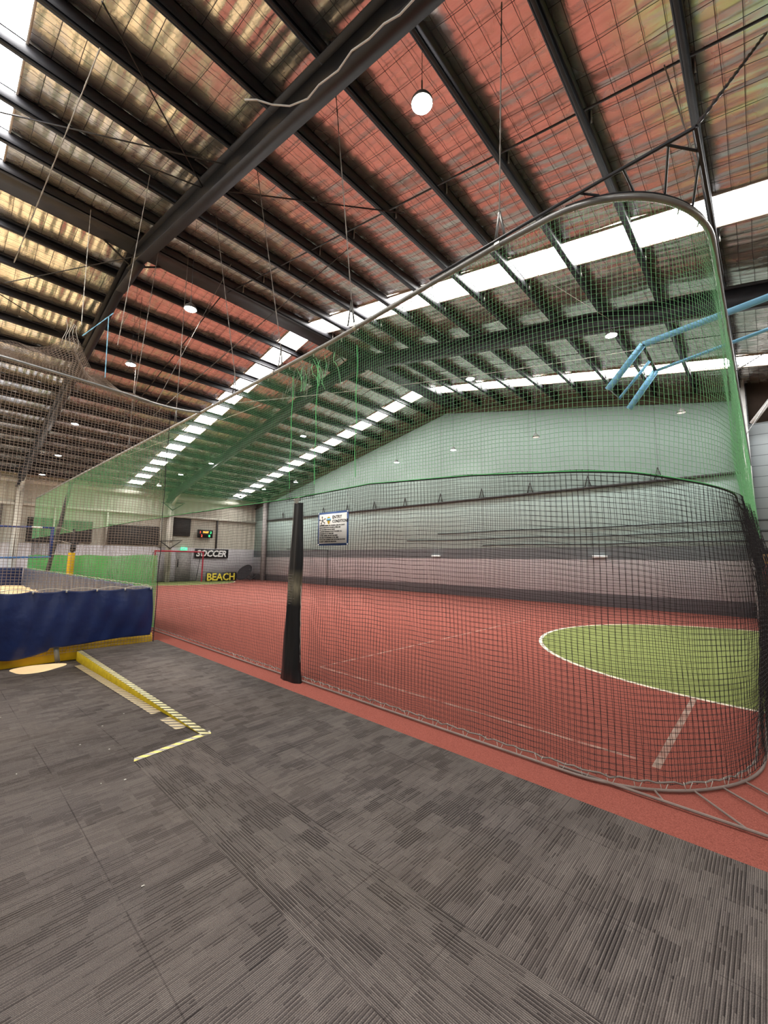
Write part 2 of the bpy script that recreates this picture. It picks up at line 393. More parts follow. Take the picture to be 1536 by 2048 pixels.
for (a, c) in bays:
    nx = max(8, int((c-a)/.05)); ny = 360
    for ys, mt in ((np.linspace(Y0-.1, YR, ny//2), 0), (np.linspace(YR, Y1+.1, ny//2), 1)):
        pass
    xs = np.linspace(a, c, nx); ys = np.concatenate([np.linspace(Y0-.1, YR, 180), np.linspace(YR, Y1+.1, 180)[1:]])
    XX, YY = np.meshgrid(xs, ys, indexing='ij'); G = np.stack([XX, YY, foil_z(XX, YY)], -1)
    # the bay left of the first rafter shows the sheet ribs strongly
    if a > 0 and a < 1:
        k = np.searchsorted(xs, 2.85)
        struct('ceiling', MB().grid(G[:k+1]), 'foil_ribbed', smooth=True); struct('ceiling', MB().grid(G[k:]), 'foil', smooth=True)
    else: struct('ceiling', MB().grid(G), 'foil_ribbed' if c < 1 else 'foil', smooth=True)
for i, (a, c) in enumerate(strips):
    G = np.array([[[a-.01, y, roof(y)-.09] for y in (Y0-.1, YR, Y1-.5)], [[c+.01, y, roof(y)-.09] for y in (Y0-.1, YR, Y1-.5)]], float)
    struct('window_%d' % (i+1), MB().grid(G), 'skylight')
    b = MB()
    for xx in (a, c):
        for ya, yb in ((Y0, YR), (YR, Y1)): b.bar((xx, ya, roof(ya)-.135), (xx, yb, roof(yb)-.135), .03, .04)
    struct('trim_%d' % (10+i), b, 'strip_edge')
# outer roof sheet closes the shell above the foil
b = MB()
for ya, yb in ((Y0-.3, YR), (YR, Y1+.3)):
    b.add([(X0-.3, ya, roof(ya)+.12), (X1+.3, ya, roof(ya)+.12), (X1+.3, yb, roof(yb)+.12), (X0-.3, yb, roof(yb)+.12)], [[0, 1, 2, 3]])
struct('ceiling_outer', b, 'black_steel')

# purlins (C section, one object each)
def purlin(y, dx=0):
    z = roof(y)-.115; h = .225; s = 1 if y < YR else -1
    b = MB(); a0, a1 = X0, X1
    b.bx((a0, y-.012, z-h), (a1, y+.012, z))
    b.bx((a0, y-.012, z-h), (a1, y+.075*s, z-h+.02)); b.bx((a0, y-.012, z-.02), (a1, y+.075*s, z))
    b.bx((a0, y+.06*s-.006, z-h), (a1, y+.06*s+.006, z-h+.05))
    struct('roof_purlin', b, 'purlin_steel')
for y in py_near+py_far: purlin(y)
b = MB().bx((X0, 10.63, roof(11)-.29), (X1, 11.39, roof(11)-.27)); struct('roof_ridge_plate', b, 'purlin_steel')
# rafters (I beams with haunch) and columns
def rafter(x):
    b = MB()
    for ya, yb in ((Y0, YR), (YR, Y1)):
        a = lambda y, d: (x, y, roof(y)-d)
        b.bar(a(ya, .56), a(yb, .56), .02, .44); b.bar(a(ya, .34), a(yb, .34), .20, .025); b.bar(a(ya, .79), a(yb, .79), .20, .025)
    b.bar((x, YR-.8, roof(YR-.8)-.85), (x, YR+.8, roof(YR+.8)-.85), .2, .03)
    struct('roof_rafter', b, 'black_steel')
for x in (-12.0, -4.55, 2.75, 10.35): rafter(x)
for x, m in ((2.85, 'cream_steel'), (10.6, 'cream_steel'), (-4.55, 'cream_steel')):
    b = MB().bx((x-.14, Y1-.42, -.2), (x+.14, Y1-.4, 5.6)); b.bx((x-.14, Y1-.1, -.2), (x+.14, Y1-.08, 5.6)); b.bx((x-.012, Y1-.42, -.2), (x+.012, Y1-.08, 5.6))
    b.bar((x, Y1-.25, 5.0), (x-.0, Y1-1.6, 5.9), .16, .12)
    struct('wall_column', b, m)
struct('wall_column', MB().bx((16.7, Y1-1.9, -.1), (16.98, Y1-1.6, 6.2)), 'door_grey')
struct('wall_column', MB().bx((X1-.35, .15, 0), (X1-.05, .33, 7.35)), 'white_steel')
# bracing rods in the roof
def rod(p, q, r=.012, name='roof_brace_rod', mat='black_steel'): struct(name, MB().tube([p, q], r, 6), mat)
rod((.73, 5.27, 8.05), (2.75, 7.22, 8.43)); rod((.06, 8.6, 8.7), (2.75, 6.3, 8.25)); rod((1.86, 7.66, 8.52), (2.75, 7.24, 8.43))
rod((2.75, 7.2, 8.4), (5.2, 4.4, 7.85)); rod((-2, 13.4, 8.9), (2.75, 16.0, 8.4)); rod((2.75, 10.9, 9.0), (.6, 14.2, 8.7))
for x in (5.12, 12.6, -1.9):
    b = MB()
    for ya, yb in ((Y0, YR), (YR, Y1)): b.bar((x, ya, roof(ya)-.3), (x, yb, roof(yb)-.3), .03, .012)
    struct('purlin_bridging', b, 'black_steel')
for x in (5.35, 8.72, 14.9):
    b = MB()
    for y in py_near[5:]: b.bar((x, y-.03, roof(y)-.12), (x, y-.03, roof(y)-.3), .03, .02, (1, 0, 0))
    struct('purlin_cleat', b, 'galvanised')
# knee braces between rafter and ridge purlins
for x in (2.75, 10.35):
    for s in (-1, 1): rod((x, YR-.1, roof(YR)-.75), (x+s*.75, YR-.1, roof(YR)-.33), .025, 'rafter_fly_brace')
# safety mesh under the foil
def wires(pts_list, r):
    b = MB()
    for P in pts_list:
        P = np.array(P); n_ = len(P)
        off = np.array([[0, 0, r], [r*.87, 0, -r*.5], [-r*.87, 0, -r*.5]]) if abs(P[-1][0]-P[0][0]) < abs(P[-1][1]-P[0][1]) else np.array([[0, 0, r], [0, r*.87, -r*.5], [0, -r*.87, -r*.5]])
        V = (P[:, None, :]+off[None]).reshape(-1, 3); i = np.arange(n_-1)[:, None]*3; j = np.arange(3)[None]; k = (j+1) % 3
        b.add(V, np.stack([i+j, i+k, i+3+k, i+3+j], -1).reshape(-1, 4))
    return b
L = []
for k_, xx in enumerate(np.arange(-3.0, X1, .29)):
    ys = np.linspace(Y0, Y1, 160); ph = rng.uniform(0, 6)
    L.append(np.stack([xx+.012*np.sin(ys*1.9+ph), ys, foil_z(np.full_like(ys, xx), ys)-.028-.01*np.sin(ys*3+ph)], -1))
b1_ = wires(L, .0036)
L = []
for yy in np.arange(Y0, Y1, .15 if 0 else .2):
    xq = np.linspace(-3, X1, 110); ph = rng.uniform(0, 6)
    L.append(np.stack([xq, yy+.008*np.sin(xq*2.3+ph), foil_z(xq, np.full_like(xq, yy))-.03-.01*np.sin(xq*3+ph)], -1))
b2_ = wires(L, .0032); b1_.v += b2_.v; b1_.f += [f+b1_.n for f in b2_.f]; b1_.n += b2_.n
struct('safety_mesh', b1_, 'black_steel')

# ------------------------------------------------------------------ nets
def strands(G, r, knots=0., jx=None):
    """triangular cords along both directions of a node grid G[i,j]"""
    b = MB(); nu, nv, _ = G.shape
    Tu = np.gradient(G, axis=0); Tu /= np.linalg.norm(Tu, axis=2)[..., None]+1e-9
    Tv = np.gradient(G, axis=1); Tv /= np.linalg.norm(Tv, axis=2)[..., None]+1e-9
    N = np.cross(Tu, Tv); N /= np.linalg.norm(N, axis=2)[..., None]+1e-9
    for T, A in ((0, Tu), (1, Tv)):
        off = np.stack([N*r, (-.5*N+.87*A)*r, (-.5*N-.87*A)*r], 2)
        V = (G[:, :, None, :]+off).reshape(-1, 3); I = (np.arange(nu*nv)*3).reshape(nu, nv)
        # T==0: cords run along v, T==1: cords run along u
        P, Q = (I[:, :-1], I[:, 1:]) if T == 0 else (I[:-1], I[1:])
        P = P.reshape(-1, 1); Q = Q.reshape(-1, 1); j = np.arange(3)[None]; k = (j+1) % 3
        b.add(V, np.stack([P+j, P+k, Q+k, Q+j], -1).reshape(-1, 4))
    if knots:
        d = np.array([[1, 0, 0], [0, 1, 0], [-1, 0, 0], [0, -1, 0], [0, 0, 1], [0, 0, -1]])*knots
        V = (G[:, :, None, :]+d).reshape(-1, 3); I = (np.arange(nu*nv)*6)[:, None, None]
        Fk = np.array([[0, 1, 4, 4], [1, 2, 4, 4], [2, 3, 4, 4], [3, 0, 4, 4], [1, 0, 5, 5], [2, 1, 5, 5], [3, 2, 5, 5], [0, 3, 5, 5]])
        # quads only, so that the fast path is used: two quads per knot
        Fq = np.array([[0, 4, 2, 5], [1, 4, 3, 5], [0, 1, 2, 3]])
        b.add(V, (I+Fq[None]).reshape(-1, 4))
    return b
# plan path of the court net: along the carpet, round the near corner, then across
def net_path(step, y_far=28.3, x_end=16.6):
    P = [];
    for y in np.arange(y_far, 1.22, -.02): P.append((3.42, y))
    for t in np.linspace(0, math.pi/2, 120): P.append((3.42+1.25*(1-math.cos(t)), .17+1.05*(1-math.sin(t))))
    for x in np.arange(4.69, x_end, .02): P.append((x, .17))
    P = np.array(P); d = np.r_[0, np.cumsum(np.linalg.norm(np.diff(P, axis=0), axis=1))]
    s = np.arange(0, d[-1], step); Q = np.stack([np.interp(s, d, P[:, 0]), np.interp(s, d, P[:, 1])], -1)
    T = np.gradient(Q, axis=0); T /= np.linalg.norm(T, axis=1)[:, None]; return Q, T, s
def pipe_z(Q):
    y = Q[:, 1]; z = np.interp(y, [.17, 1.7, 4.25, 8.3, 21, 28.5], [4.6, 4.63, 4.55, 4.53, 4.62, 4.62])
    return z
def seam_z(Q): return np.interp(Q[:, 1], [.17, .7, 2, 3.4, 4.7, 8.5, 12, 28], [2.2, 2.30, 2.42, 2.50, 2.46, 2.50, 2.5, 2.5])
def net_grid(step, z0f, z1f, nv, bulge=.03, shift=0., wob=.004, sub=None, phase=0.):
    Q, T, s = net_path(step)
    if sub is not None:
        k = sub(Q); Q, T, s = Q[k], T[k], s[k]
    Nn = np.stack([-T[:, 1], T[:, 0]], -1)
    v = np.linspace(0, 1, nv)[None]; z0 = z0f(Q)[:, None]; z1 = z1f(Q)[:, None]; Z = z0+(z1-z0)*v
    S_ = s[:, None]; h = Z/4.6
    endf = np.clip((Q[:, 0]-4.4)/1.5, 0, 1)[:, None]
    D = np.sin(np.pi*np.clip(h, 0, 1))*(bulge*np.sin(S_*.9+1+Z*.6)+.5*bulge*np.sin(S_*2.7+Z*1.3+phase)) \
        + .004*np.sin(S_*13+Z*9+phase)+shift + endf*np.sin(np.pi*np.clip(h, 0, 1))*((.02+.07*np.exp(-((Z-1.1)/.7)**2))*np.sin(S_*7.5+.8*Z)+.015*np.sin(S_*17+.5*Z)) - np.clip((Q[:, 0]-3.9)/1., 0, 1)[:, None]*(.15*np.exp(-((Z-1.25)/.85)**2)+.055*np.exp(-Z/.45))
    hem = .012*np.cos(S_*2*np.pi/.16)*np.exp(-Z/.08)
    along = .006*np.sin(Z*5+S_*1.1+phase)
    G = np.zeros((len(s), nv, 3)); G[..., 0] = Q[:, :1]+Nn[:, :1]*D+T[:, :1]*along; G[..., 1] = Q[:, 1:]+Nn[:, 1:]*D+T[:, 1:]*along
    G[..., 2] = Z+wob*np.sin(S_*11+Z*4+phase)+hem+.01*np.sin(S_*1.7+phase)
    return G
court_net = thing('court_net', (3.42, 14, 0), 'tall net along the red court, black below and green above, curving round the corner', 'net')
one = lambda c: (lambda Q: np.full(len(Q), c))
notdoor = None
G = net_grid(.045, one(.07), seam_z, 54, .02)
strands(G, .0018, .0042).build('black_netting', 'net_black', court_net)
G2 = net_grid(.045, one(.06), lambda Q: seam_z(Q)-.02, 54, .02, .035, phase=1.7, sub=lambda Q: (Q[:, 1] < 4.5))
strands(G2, .0014, .0032).build('black_netting', 'net_black', court_net)
G = net_grid(.038, seam_z, pipe_z, 57, .03)
strands(G, .0014, 0).build('green_netting', 'net_green', court_net)
# seam cord and hem cord, following the net
def follow(zf, r, name, mat, dz=0, wave=0., sub=lambda Q: Q[:, 1] > -1, parent=court_net, off=0.):
    Q, T, s = net_path(.06); k = sub(Q); Q, T, s = Q[k], T[k], s[k]
    Nn = np.stack([-T[:, 1], T[:, 0]], -1); h = np.clip(zf(Q)/4.6, 0, 1)
    D = np.sin(np.pi*h)*(.02*np.sin(s*.9+1+zf(Q)*.6)+.01*np.sin(s*2.7+zf(Q)*1.3))+off
    P = np.stack([Q[:, 0]+Nn[:, 0]*D, Q[:, 1]+Nn[:, 1]*D, zf(Q)+dz+wave*np.abs(np.sin(s*math.pi/.16))], -1)
    return MB().tube(P, r, 5).build(name, mat, parent)
follow(seam_z, .005, 'seam_cord', 'cord_green'); follow(one(.06), .007, 'hem_rope', 'rope_grey', 0, .02)
follow(lambda Q: seam_z(Q)-.01, .006, 'seam_cord', 'net_black')
# black patch laced above the padded post
ys = np.arange(4.42, 5.1, .03); zs = np.arange(2.42, 2.72, .03)
YY, ZZ = np.meshgrid(ys, zs, indexing='ij'); G = np.stack([np.full_like(YY, 3.39)+.01*np.sin(YY*20), YY, ZZ], -1)
strands(G, .0022).build('net_patch', 'net_black', court_net)
for yv in (3.62, 5.0, 4.42):
    z = np.linspace(2.6, 4.3, 40); P = np.stack([np.full(40, 3.385), yv+.01*np.sin(z*9), z], -1)
    MB().tube(P, .004, 5).build('repair_lacing', 'cord_green', court_net)
# denser green wind break on the sand side
Q = np.arange(9.8, 28.0, .032); z = np.arange(.1, 1.66, .03)
YY, ZZ = np.meshgrid(Q, z, indexing='ij'); G = np.stack([3.33+.02*np.sin(YY*2.1+ZZ), YY, ZZ+.02*np.sin(YY*1.3)], -1)
wb = strands(G, .0040).build('green_screen_netting', 'net_green_dense'); tag(wb, 'bright green knee-to-chest screen net behind the blue tarp along the sand pit', 'net')

# top pipe of the court net
Q, T, s = net_path(.1); z = pipe_z(Q)+.01
pr = thing('net_pipe', (3.42, 14, 4.6), 'long grey overhead pipe carrying the green court net and bending round the near corner', 'pipe')
MB().tube(np.stack([Q[:, 0], Q[:, 1], z], -1), .028, 10).build('pipe', 'grey_pipe', pr, smooth=True)
for y in (1.7, 3.7, 5.6, 7.4, 11, 15, 19): MB().tube([(3.42, y-.025, pipe_z(np.array([[3.42, y]]))[0]+.01), (3.42, y+.025, pipe_z(np.array([[3.42, y]]))[0]+.01)], .036, 10).build('clamp', 'galvanised', pr)
Qt, Tt, st_ = net_path(.3)
kk = [i for i in range(len(Qt)) if Qt[i, 1] < 14][:90]
for i in kk:
    zz = pipe_z(Qt[i:i+1])[0]; tt = Tt[i]
    MB().bar((Qt[i, 0]-.028*tt[1], Qt[i, 1]+.028*tt[0], zz-.05), (Qt[i, 0]+.01, Qt[i, 1], zz+.045), .008, .008, (tt[0], tt[1], 0)).build('cable_tie', 'letter_white', pr)
# steel corner frame outside the rounded pipe, at the top
fr = thing('corner_frame', (3.4, .2, 4.62), 'black welded steel corner frame with slanting bars outside the bend of the net pipe', 'frame')
def arcp(deg, z): t = math.radians(deg); return (3.42+1.25*(1-math.cos(t)), .17+1.05*(1-math.sin(t)), z)
zc = 4.68
MB().tube([(3.40, 2.5, 4.66), (3.39, 1.2, zc), (3.38, .16, zc)], .014, 8).build('rail', 'black_steel', fr)
MB().tube([(3.38, .16, zc), (5.4, .14, zc-.02)], .014, 8).build('rail', 'black_steel', fr)
MB().tube([arcp(t, zc-.02) for t in np.linspace(8, 88, 16)], .011, 6).build('curved_rail', 'black_steel', fr)
for ya, dg in ((.95, 22), (.62, 36), (.32, 50)): MB().tube([(3.385, ya, zc), arcp(dg, zc-.01)], .010, 6).build('diagonal_bar', 'black_steel', fr)
MB().tube([(3.62, .155, zc), arcp(66, zc-.01)], .010, 6).build('diagonal_bar', 'black_steel', fr)
MB().tube([(3.385, .34, zc), (3.62, .155, zc)], .010, 6).build('diagonal_bar', 'black_steel', fr)
# chain-like hanging lines (twisted rope with hook)
def rope(p, q, label, name='hanging_rope', mat='rope_grey', r=.007, cat='rope', group=None, sag=0., kink=True, k=None):
    p = np.array(p, float); q = np.array(q, float); L_ = np.linalg.norm(q-p); m_ = max(6, int(L_/.06)); t = np.linspace(0, 1, m_)[:, None]
    P = p+(q-p)*t; P[:, 2] -= sag*4*(t*(1-t))[:, 0]
    rr = r*(1+.35*np.sin(np.arange(m_)*1.9)) if kink else r
    o = thing(name, tuple(q), label, cat, group or ('ropes hanging from the roof' if name == 'hanging_rope' else None))
    MB().tube(P, rr, 5).build('line', mat, o)
    return o
def bracket(o, y, z):
    for s in (-1, 1): MB().bar((3.42, y+s*.06, z+.02), (3.42, y, z+.36), .025, .008, (1, 0, 0)).build('v_bracket', 'lamp_metal', o)
for i, (p, q, lb) in enumerate([
    ((3.45, 1.62, 7.35), (3.42, 1.68, 4.98), 'thin hanging line dropping straight to the net pipe nearest the bend'),
    ((3.07, 3.81, 7.8), (3.42, 3.79, 5.0), 'twisted line holding the net pipe above the entry sign'),
    ((3.13, 5.94, 8.2), (3.42, 5.42, 4.9), 'twisted line holding the net pipe left of the black padded post'),
    ((3.26, 7.81, 8.6), (3.42, 6.9, 4.92), 'twisted line with bracket where the net pipe nears the sand pit')]):
    o = rope(p, q, lb, group=None); bracket(o, q[1], q[2]-.36)
for y0, yq in ((9.5, 9.6), (12.8, 12.9)):
    o = rope((3.4, y0, roof(y0)-.35), (3.42, yq, 4.95), 'thin line to the net pipe beyond the beach net, %s of the pair' % ('nearer' if y0 < 10 else 'farther')); bracket(o, yq, 4.59)
rope((5.35, 6.02, 8.15), (3.42, 12.03, 5.05), 'long slanting chain crossing in front of the ceiling toward the beach net corner', 'chain', 'lamp_metal', .009, 'chain')
rope((5.17, -.36, 6.9), (3.38, .16, 4.68), 'heavy dark chain holding up the corner frame at upper right', 'chain', 'black_steel', .013, 'chain')
rope((4.9, .45, 7.0), (4.3, .15, 4.7), 'thin rope beside the chain, down to the bend of the pipe', mat='rope_grey')
rope((2.05, 7.87, 8.6), (2.0, 8.8, 5.6), 'long pale rope falling in front of the rafter to the beach net', mat='rope_white', r=.006)
rope((.85, 5.9, 8.15), (.45, 8.8, 6.4), 'pale chain hanging at upper left beside the skylight', 'chain', 'rope_white', .008, 'chain')
rope((1.62, 10.3, 9.1), (1.42, 8.8, 5.75), 'thin rope above the gathered black netting', mat='rope_white', r=.006)
rope((2.9, 9.9, 8.9), (2.35, 8.8, 4.72), 'thin slanting rope to the beach net pipe, right one', mat='rope_grey', r=.006)
rope((4.3, 9.2, 8.8), (2.75, 8.8, 4.7), 'thin slanting rope leaving the beach pipe toward the pink ceiling', mat='rope_grey', r=.005)
rope((1.9, 9.2, 6.3), (1.85, 8.8, 4.9), 'short light blue cord tied to the gathered net', 'cord', 'rope_blue', .008, 'cord')
rope((1.95, 9.1, 6.35), (1.45, 8.8, 5.55), 'light blue cord pulling up the bunch of black netting', 'cord', 'rope_blue', .008, 'cord')
# white loose cable looped under the rafter
cab = MB().tube([(2.15, 4.5, 7.42), (2.25, 4.38, 7.41), (2.4, 4.26, 7.38), (2.54, 4.07, 7.33), (2.62, 3.8, 7.28), (2.60, 3.55, 7.24), (2.62, 3.22, 7.16), (2.58, 2.95, 7.12), (2.61, 2.71, 7.07), (2.60, 2.49, 7.02), (2.64, 2.31, 6.99), (2.62, 2.0, 6.93), (2.6, 1.5, 6.86)], .010, 8).build('cable', 'letter_white', smooth=True)
tag(cab, 'loose white cable looped along the underside of the big dark rafter', 'cable')

# slack support ropes inside the court behind the green net
rope((3.5, 7.3, 4.5), (9.8, 1.4, 6.1), 'long pale rope strung diagonally behind the green net', mat='rope_white', r=.006, sag=.1)
rope((5.9, 2.3, 6.0), (10.25, 2.3, 7.25), 'pale wire running to the hanging lamp inside the court', 'wire', 'rope_white', .004, 'wire')
rope((4.5, 7.8, 4.9), (3.5, 13.2, 4.5), 'pale rope slanting behind the far part of the green net', mat='rope_white', r=.006)

# ------------------------------------------------------------------ bottom rail of the court net
br = thing('bottom_rail', (3.47, 14, 0), 'thin grey floor rail under the court net with its white cable ties', 'rail')
Q, T, s = net_path(.1); Nn = np.stack([-T[:, 1], T[:, 0]], -1)
MB().tube(np.stack([Q[:, 0]-.0, Q[:, 1]-.055*np.clip((Q[:, 0]-3.9), 0, 1), np.full(len(Q), .02)], -1), .011, 8).build('rail', 'rail_grey', br, smooth=True)
MB().tube([(3.46, 1.3, .025), (3.46, -2.5, .02)], .010, 8).build('rail', 'rail_grey', br)
MB().tube([(3.46, -.55, .025), (5.6, -.55, .02)], .010, 8).build('rail', 'rail_grey', br)
for ya, dg in ((.62, 30), (.2, 44), (-.25, 56), (-.55, 68)): MB().tube([(3.46, ya, .025), arcp(dg, .02)], .007, 6).build('diagonal_bar', 'rail_grey', br)
Qt, Tt, st_ = net_path(.17)
kk = [i for i in range(len(Qt)) if Qt[i, 1] < 6.5 and Qt[i, 0] < 9][:95]
for i in kk:
    a = rng.uniform(-.02, .02); x_, y_ = Qt[i]; t0, t1 = Tt[i]
    b = MB().bar((x_-t0*.02, y_-t1*.02, .015), (x_-t0*.035+a, y_-t1*.035, .08), .004, .003, (t1, -t0, 0))
    b.bar((x_+t0*.0, y_+t1*.0, .015), (x_+t0*.03+a, y_+t1*.03, .078), .004, .003, (t1, -t0, 0)); b.build('cable_tie', 'rope_white', br)

# ------------------------------------------------------------------ padded black post
po = thing('padded_post', (3.42, 4.75, 0), 'tall black vinyl padded post laced into the court net', 'post')
zz = np.linspace(.0, 2.37, 60); V = []; k = 28
for z_ in zz:
    t = z_/2.37; a = .185*(1-t)+.095*t+.01*math.sin(z_*5); bq = .07*(1-t)+.045*t; cy = 4.77-.02*t+.012*math.sin(z_*2.1)
    if z_ < .15: a += .03*(1-z_/.15)
    for j in range(k):
        th = 2*math.pi*j/k; c_, s_ = math.cos(th), math.sin(th)
        yy = a*np.sign(c_)*abs(c_)**.8; xx = -bq*s_*(1-.45*math.exp(-((yy-.02)/.018)**2))+.008*math.sin(yy*60+z_*1.2)*abs(s_)
        V.append((3.38+xx, cy+yy, z_))
V = np.array(V).reshape(len(zz), k, 3); G = np.concatenate([V, V[:, :1]], 1)
b = MB().grid(G); b.add(list(V[-1])+[V[-1].mean(0)], [[j, (j+1) % k, k, k] for j in range(k)])
b.build('padding', 'vinyl_scuffed', po, smooth=True)
MB().tube([(3.38-(.07*(1-z_/2.37)+.045*z_/2.37)*.56-.004, 4.79-.02*z_/2.37+.012*math.sin(z_*2.1), z_) for z_ in np.linspace(.1, 2.3, 20)], .005, 5).build('zip', 'rope_grey', po)
for s_ in (-1, 1):
    P = []
    for i, z_ in enumerate(np.linspace(.08, 2.36, 42)):
        t = z_/2.37; a = .185*(1-t)+.095*t; P.append((3.385, 4.77+s_*(a+(.012 if i % 4 == 0 else .001)), z_))
    MB().tube(P, .0028, 4).build('lacing', 'rope_white', po)
for i in range(9):
    a_ = rng.uniform(0, 6.28, 5); P = [(3.37+.05*math.cos(q), 4.76+.10*math.sin(q*1.3), 2.34+.02*i_+rng.uniform(0, .03)) for i_, q in enumerate(a_)]
    MB().tube(P, .004, 4).build('knot_cord', 'rope_white', po)
for i in range(12):
    z_ = 1.0+i*.035; MB().box((3.322, 4.78+rng.uniform(-.05, .05), z_), (.004, rng.uniform(.05, .16), .004)).build('scratch', 'rope_grey', po)

# ------------------------------------------------------------------ entry sign on the net
sg = thing('entry_sign', (3.37, 3.98, 1.78), 'white ENTRY CONDITIONS sign with blue border tied to the court net', 'sign')
r_ = np.array([0, -1, .0]); tilt = math.radians(1.5); rt = np.array([0, -math.cos(tilt), math.sin(tilt)*0-.0]); up = np.array([0, 0.012, 1.])
o0 = np.array([3.37, 4.27, 1.775]); Wd, Hd = .58, .425
def sp(u, v, d=0): return o0+np.array([-d, 0, 0])+np.array([0, -1, 0])*u+np.array([0, 0.02, 1])*v
def spanel(mb, u0, v0, u1, v1, d0, d1):
    P = [sp(u, v, d) for d in (d0, d1) for u, v in ((u0, v0), (u1, v0), (u1, v1), (u0, v1))]
    return mb.add(P, [[0, 3, 2, 1], [4, 5, 6, 7], [0, 1, 5, 4], [1, 2, 6, 5], [2, 3, 7, 6], [3, 0, 4, 7]])
spanel(MB(), 0, 0, Wd, Hd, 0, .004).build('border', 'sign_blue', sg)
spanel(MB(), .025, .025, Wd-.025, Hd-.025, .004, .006).build('board', 'sign_white', sg)
def stext(t, size, u, v, mat='sign_black', bold=0., name='lettering', xs=1.): text_mb(t, size, sp(u, v, .0075), (0, -1, 0), (0, .02, 1), .002, bold, 0, 'LEFT', xs).build(name, mat, sg)
stext('ENTRY', .058, .285, .335, bold=.001, name='title'); stext('CONDITIONS', .052, .285, .285, bold=.001, name='title', xs=.92)
for i, t in enumerate(['NO FOOD, DRINKS OR CHEWING GUM ON COURTS', 'BLACK SOLED BOOTS OR METAL SPIKES ARE', 'NOT ALLOWED ON PLAY AREAS', 'ACCIDENT INSURANCE IS NOT PROVIDED. ALL', 'PATRONS PLAY AT OWN RISK', 'OUTSIDE DRINKS ARE NOT ALLOWED', 'KIDS MUST BE SUPERVISED AT ALL TIMES', 'PROTECTIVE EQUIPMENT MUST BE WORN FOR SPORT', 'SECURITY CAMERAS IN OPERATION']):
    stext(t, .0235, .035, .245-i*.0255, bold=.0003, xs=.86)
star = []
for i in range(5):
    a = math.radians(90+72*i+8); star.append((.092+.055*math.cos(a), .322+.045*math.sin(a)))
b = MB()
for i in range(5):
    u, v = star[i]; b.bar(sp(.092, .32, .008), sp(u, v, .008), .006, .002, (1, 0, 0)); spanel(b, u-.008, v-.007, u+.008, v+.007, .006, .009)
spanel(b, .05, .262, .135, .268, .006, .008); b.build('emblem', 'sign_black', sg)
b = MB(); P = [sp(.215+.035*math.cos(t), .335+.03*math.sin(t), .009) for t in np.linspace(0, 2*math.pi, 17)[:-1]]
b.add(P+[sp(.215, .335, .009)], [[j, (j+1) % 16, 16, 16] for j in range(16)]); b.build('emblem', 'yellow_pad', sg)
b = MB(); spanel(b, .175, .315, .258, .345, .009, .011); b.build('emblem', 'blue_steel', sg)
b = MB(); b.add([sp(.19, .312, .010), sp(.242, .312, .010), sp(.225, .27, .010), sp(.208, .27, .010)], [[0, 1, 2, 3]]); b.build('emblem', 'yellow_pad', sg)
for u, v in ((.012, .012), (Wd-.012, .012), (.012, Hd-.012), (Wd-.012, Hd-.012)): spanel(MB(), u-.009, v-.009, u+.009, v+.009, .004, .009).build('cable_tie', 'letter_white', sg)

# ------------------------------------------------------------------ sand court
struct('floor_sand', MB().grid(np.stack([*np.meshgrid(np.linspace(X0, 2.96, 90), np.linspace(8.95, 26.1, 90), indexing='ij'), .2+.03*np.sin(np.add.outer(np.arange(90)*.9, np.arange(90)*.7))], -1)), 'sand', smooth=True)
b = MB(); xs = np.linspace(X0, 3.0, 260); V = []
prof2 = [(-.06, -.15), (-.075, -.05), (-.07, .08), (-.03, .15), (.05, .15), (.08, .05), (.08, -.15)]
G = np.array([[(x_, 8.87+py_+.006*math.sin(x_*9+pz_*8), pz_+.006*math.sin(x_*5)) for (py_, pz_) in prof2] for x_ in xs])
b.grid(G); b.add(list(G[-1]), [[0, 1, 2, 3], [0, 3, 4, 5], [0, 5, 6, 6]])
kb = b.build('padded_kerb', 'yellow_pad', smooth=True); tag(kb, 'long yellow padded kerb at the foot of the blue tarp', 'kerb')
tp = thing('tarpaulin', (0, 8.8, 0), 'dark blue tarpaulin hung along the front of the sand court', 'tarp')
us = np.linspace(-8, 2.9, 420); vs = np.linspace(0, 1, 46); G = np.zeros((420, 46, 3)); UU, VV = np.meshgrid(us, vs, indexing='ij')
ties = np.arange(2.85, -8, -.43)
dist = np.min(np.abs(UU[..., None]-ties[None, None]), -1)
top = 1.03-.02*np.sin(np.pi*dist/.43)-.025*(UU < .6); bot = np.where(UU > 1.4, .14+.02*np.sin(UU*3), .14-.13*np.exp(-((UU-1.0)/.45)**2)-.02*np.sin(UU*2)**2)
fold = (.03*np.exp(-(dist/.05)**2)*VV**1.5+.022*np.sin(UU*7+VV*3.1+2*np.sin(UU*1.9))*(.4+.6*(1-VV))+.012*np.sin(UU*19-VV*6))
G[..., 0] = UU+.02*np.sin(VV*4); G[..., 1] = 8.63-.03*np.sin(np.pi*VV)+fold*.8; G[..., 2] = bot+(top-bot)*VV
MB().grid(G).build('sheet', 'tarp_blue', tp, smooth=True, solid=.004)
P = []
for i in range(len(ties)-1):
    for t in np.linspace(0, 1, 8)[:-1]: P.append((ties[i]-.43*t, 8.615, 1.035+(.035*math.sin(math.pi*t) if ties[i] > .9 else -.012*math.sin(math.pi*t))))
MB().tube(P, .006, 5).build('edge_rope', 'rope_white', tp)
for t_ in ties[:12]: MB().box((t_, 8.61, 1.02), (.02, .02, .05)).build('eyelet_tie', 'rope_white', tp)
MB().bar((1.55, 8.69, -.14), (1.5, 8.68, .14), .07, .006, (0, 1, 0)).build('tape_strap', 'duct_tape', kb)
tr = thing('tarpaulin', (2.98, 18, 0), 'dusty faded blue tarpaulin along the court side of the sand pit', 'tarp')
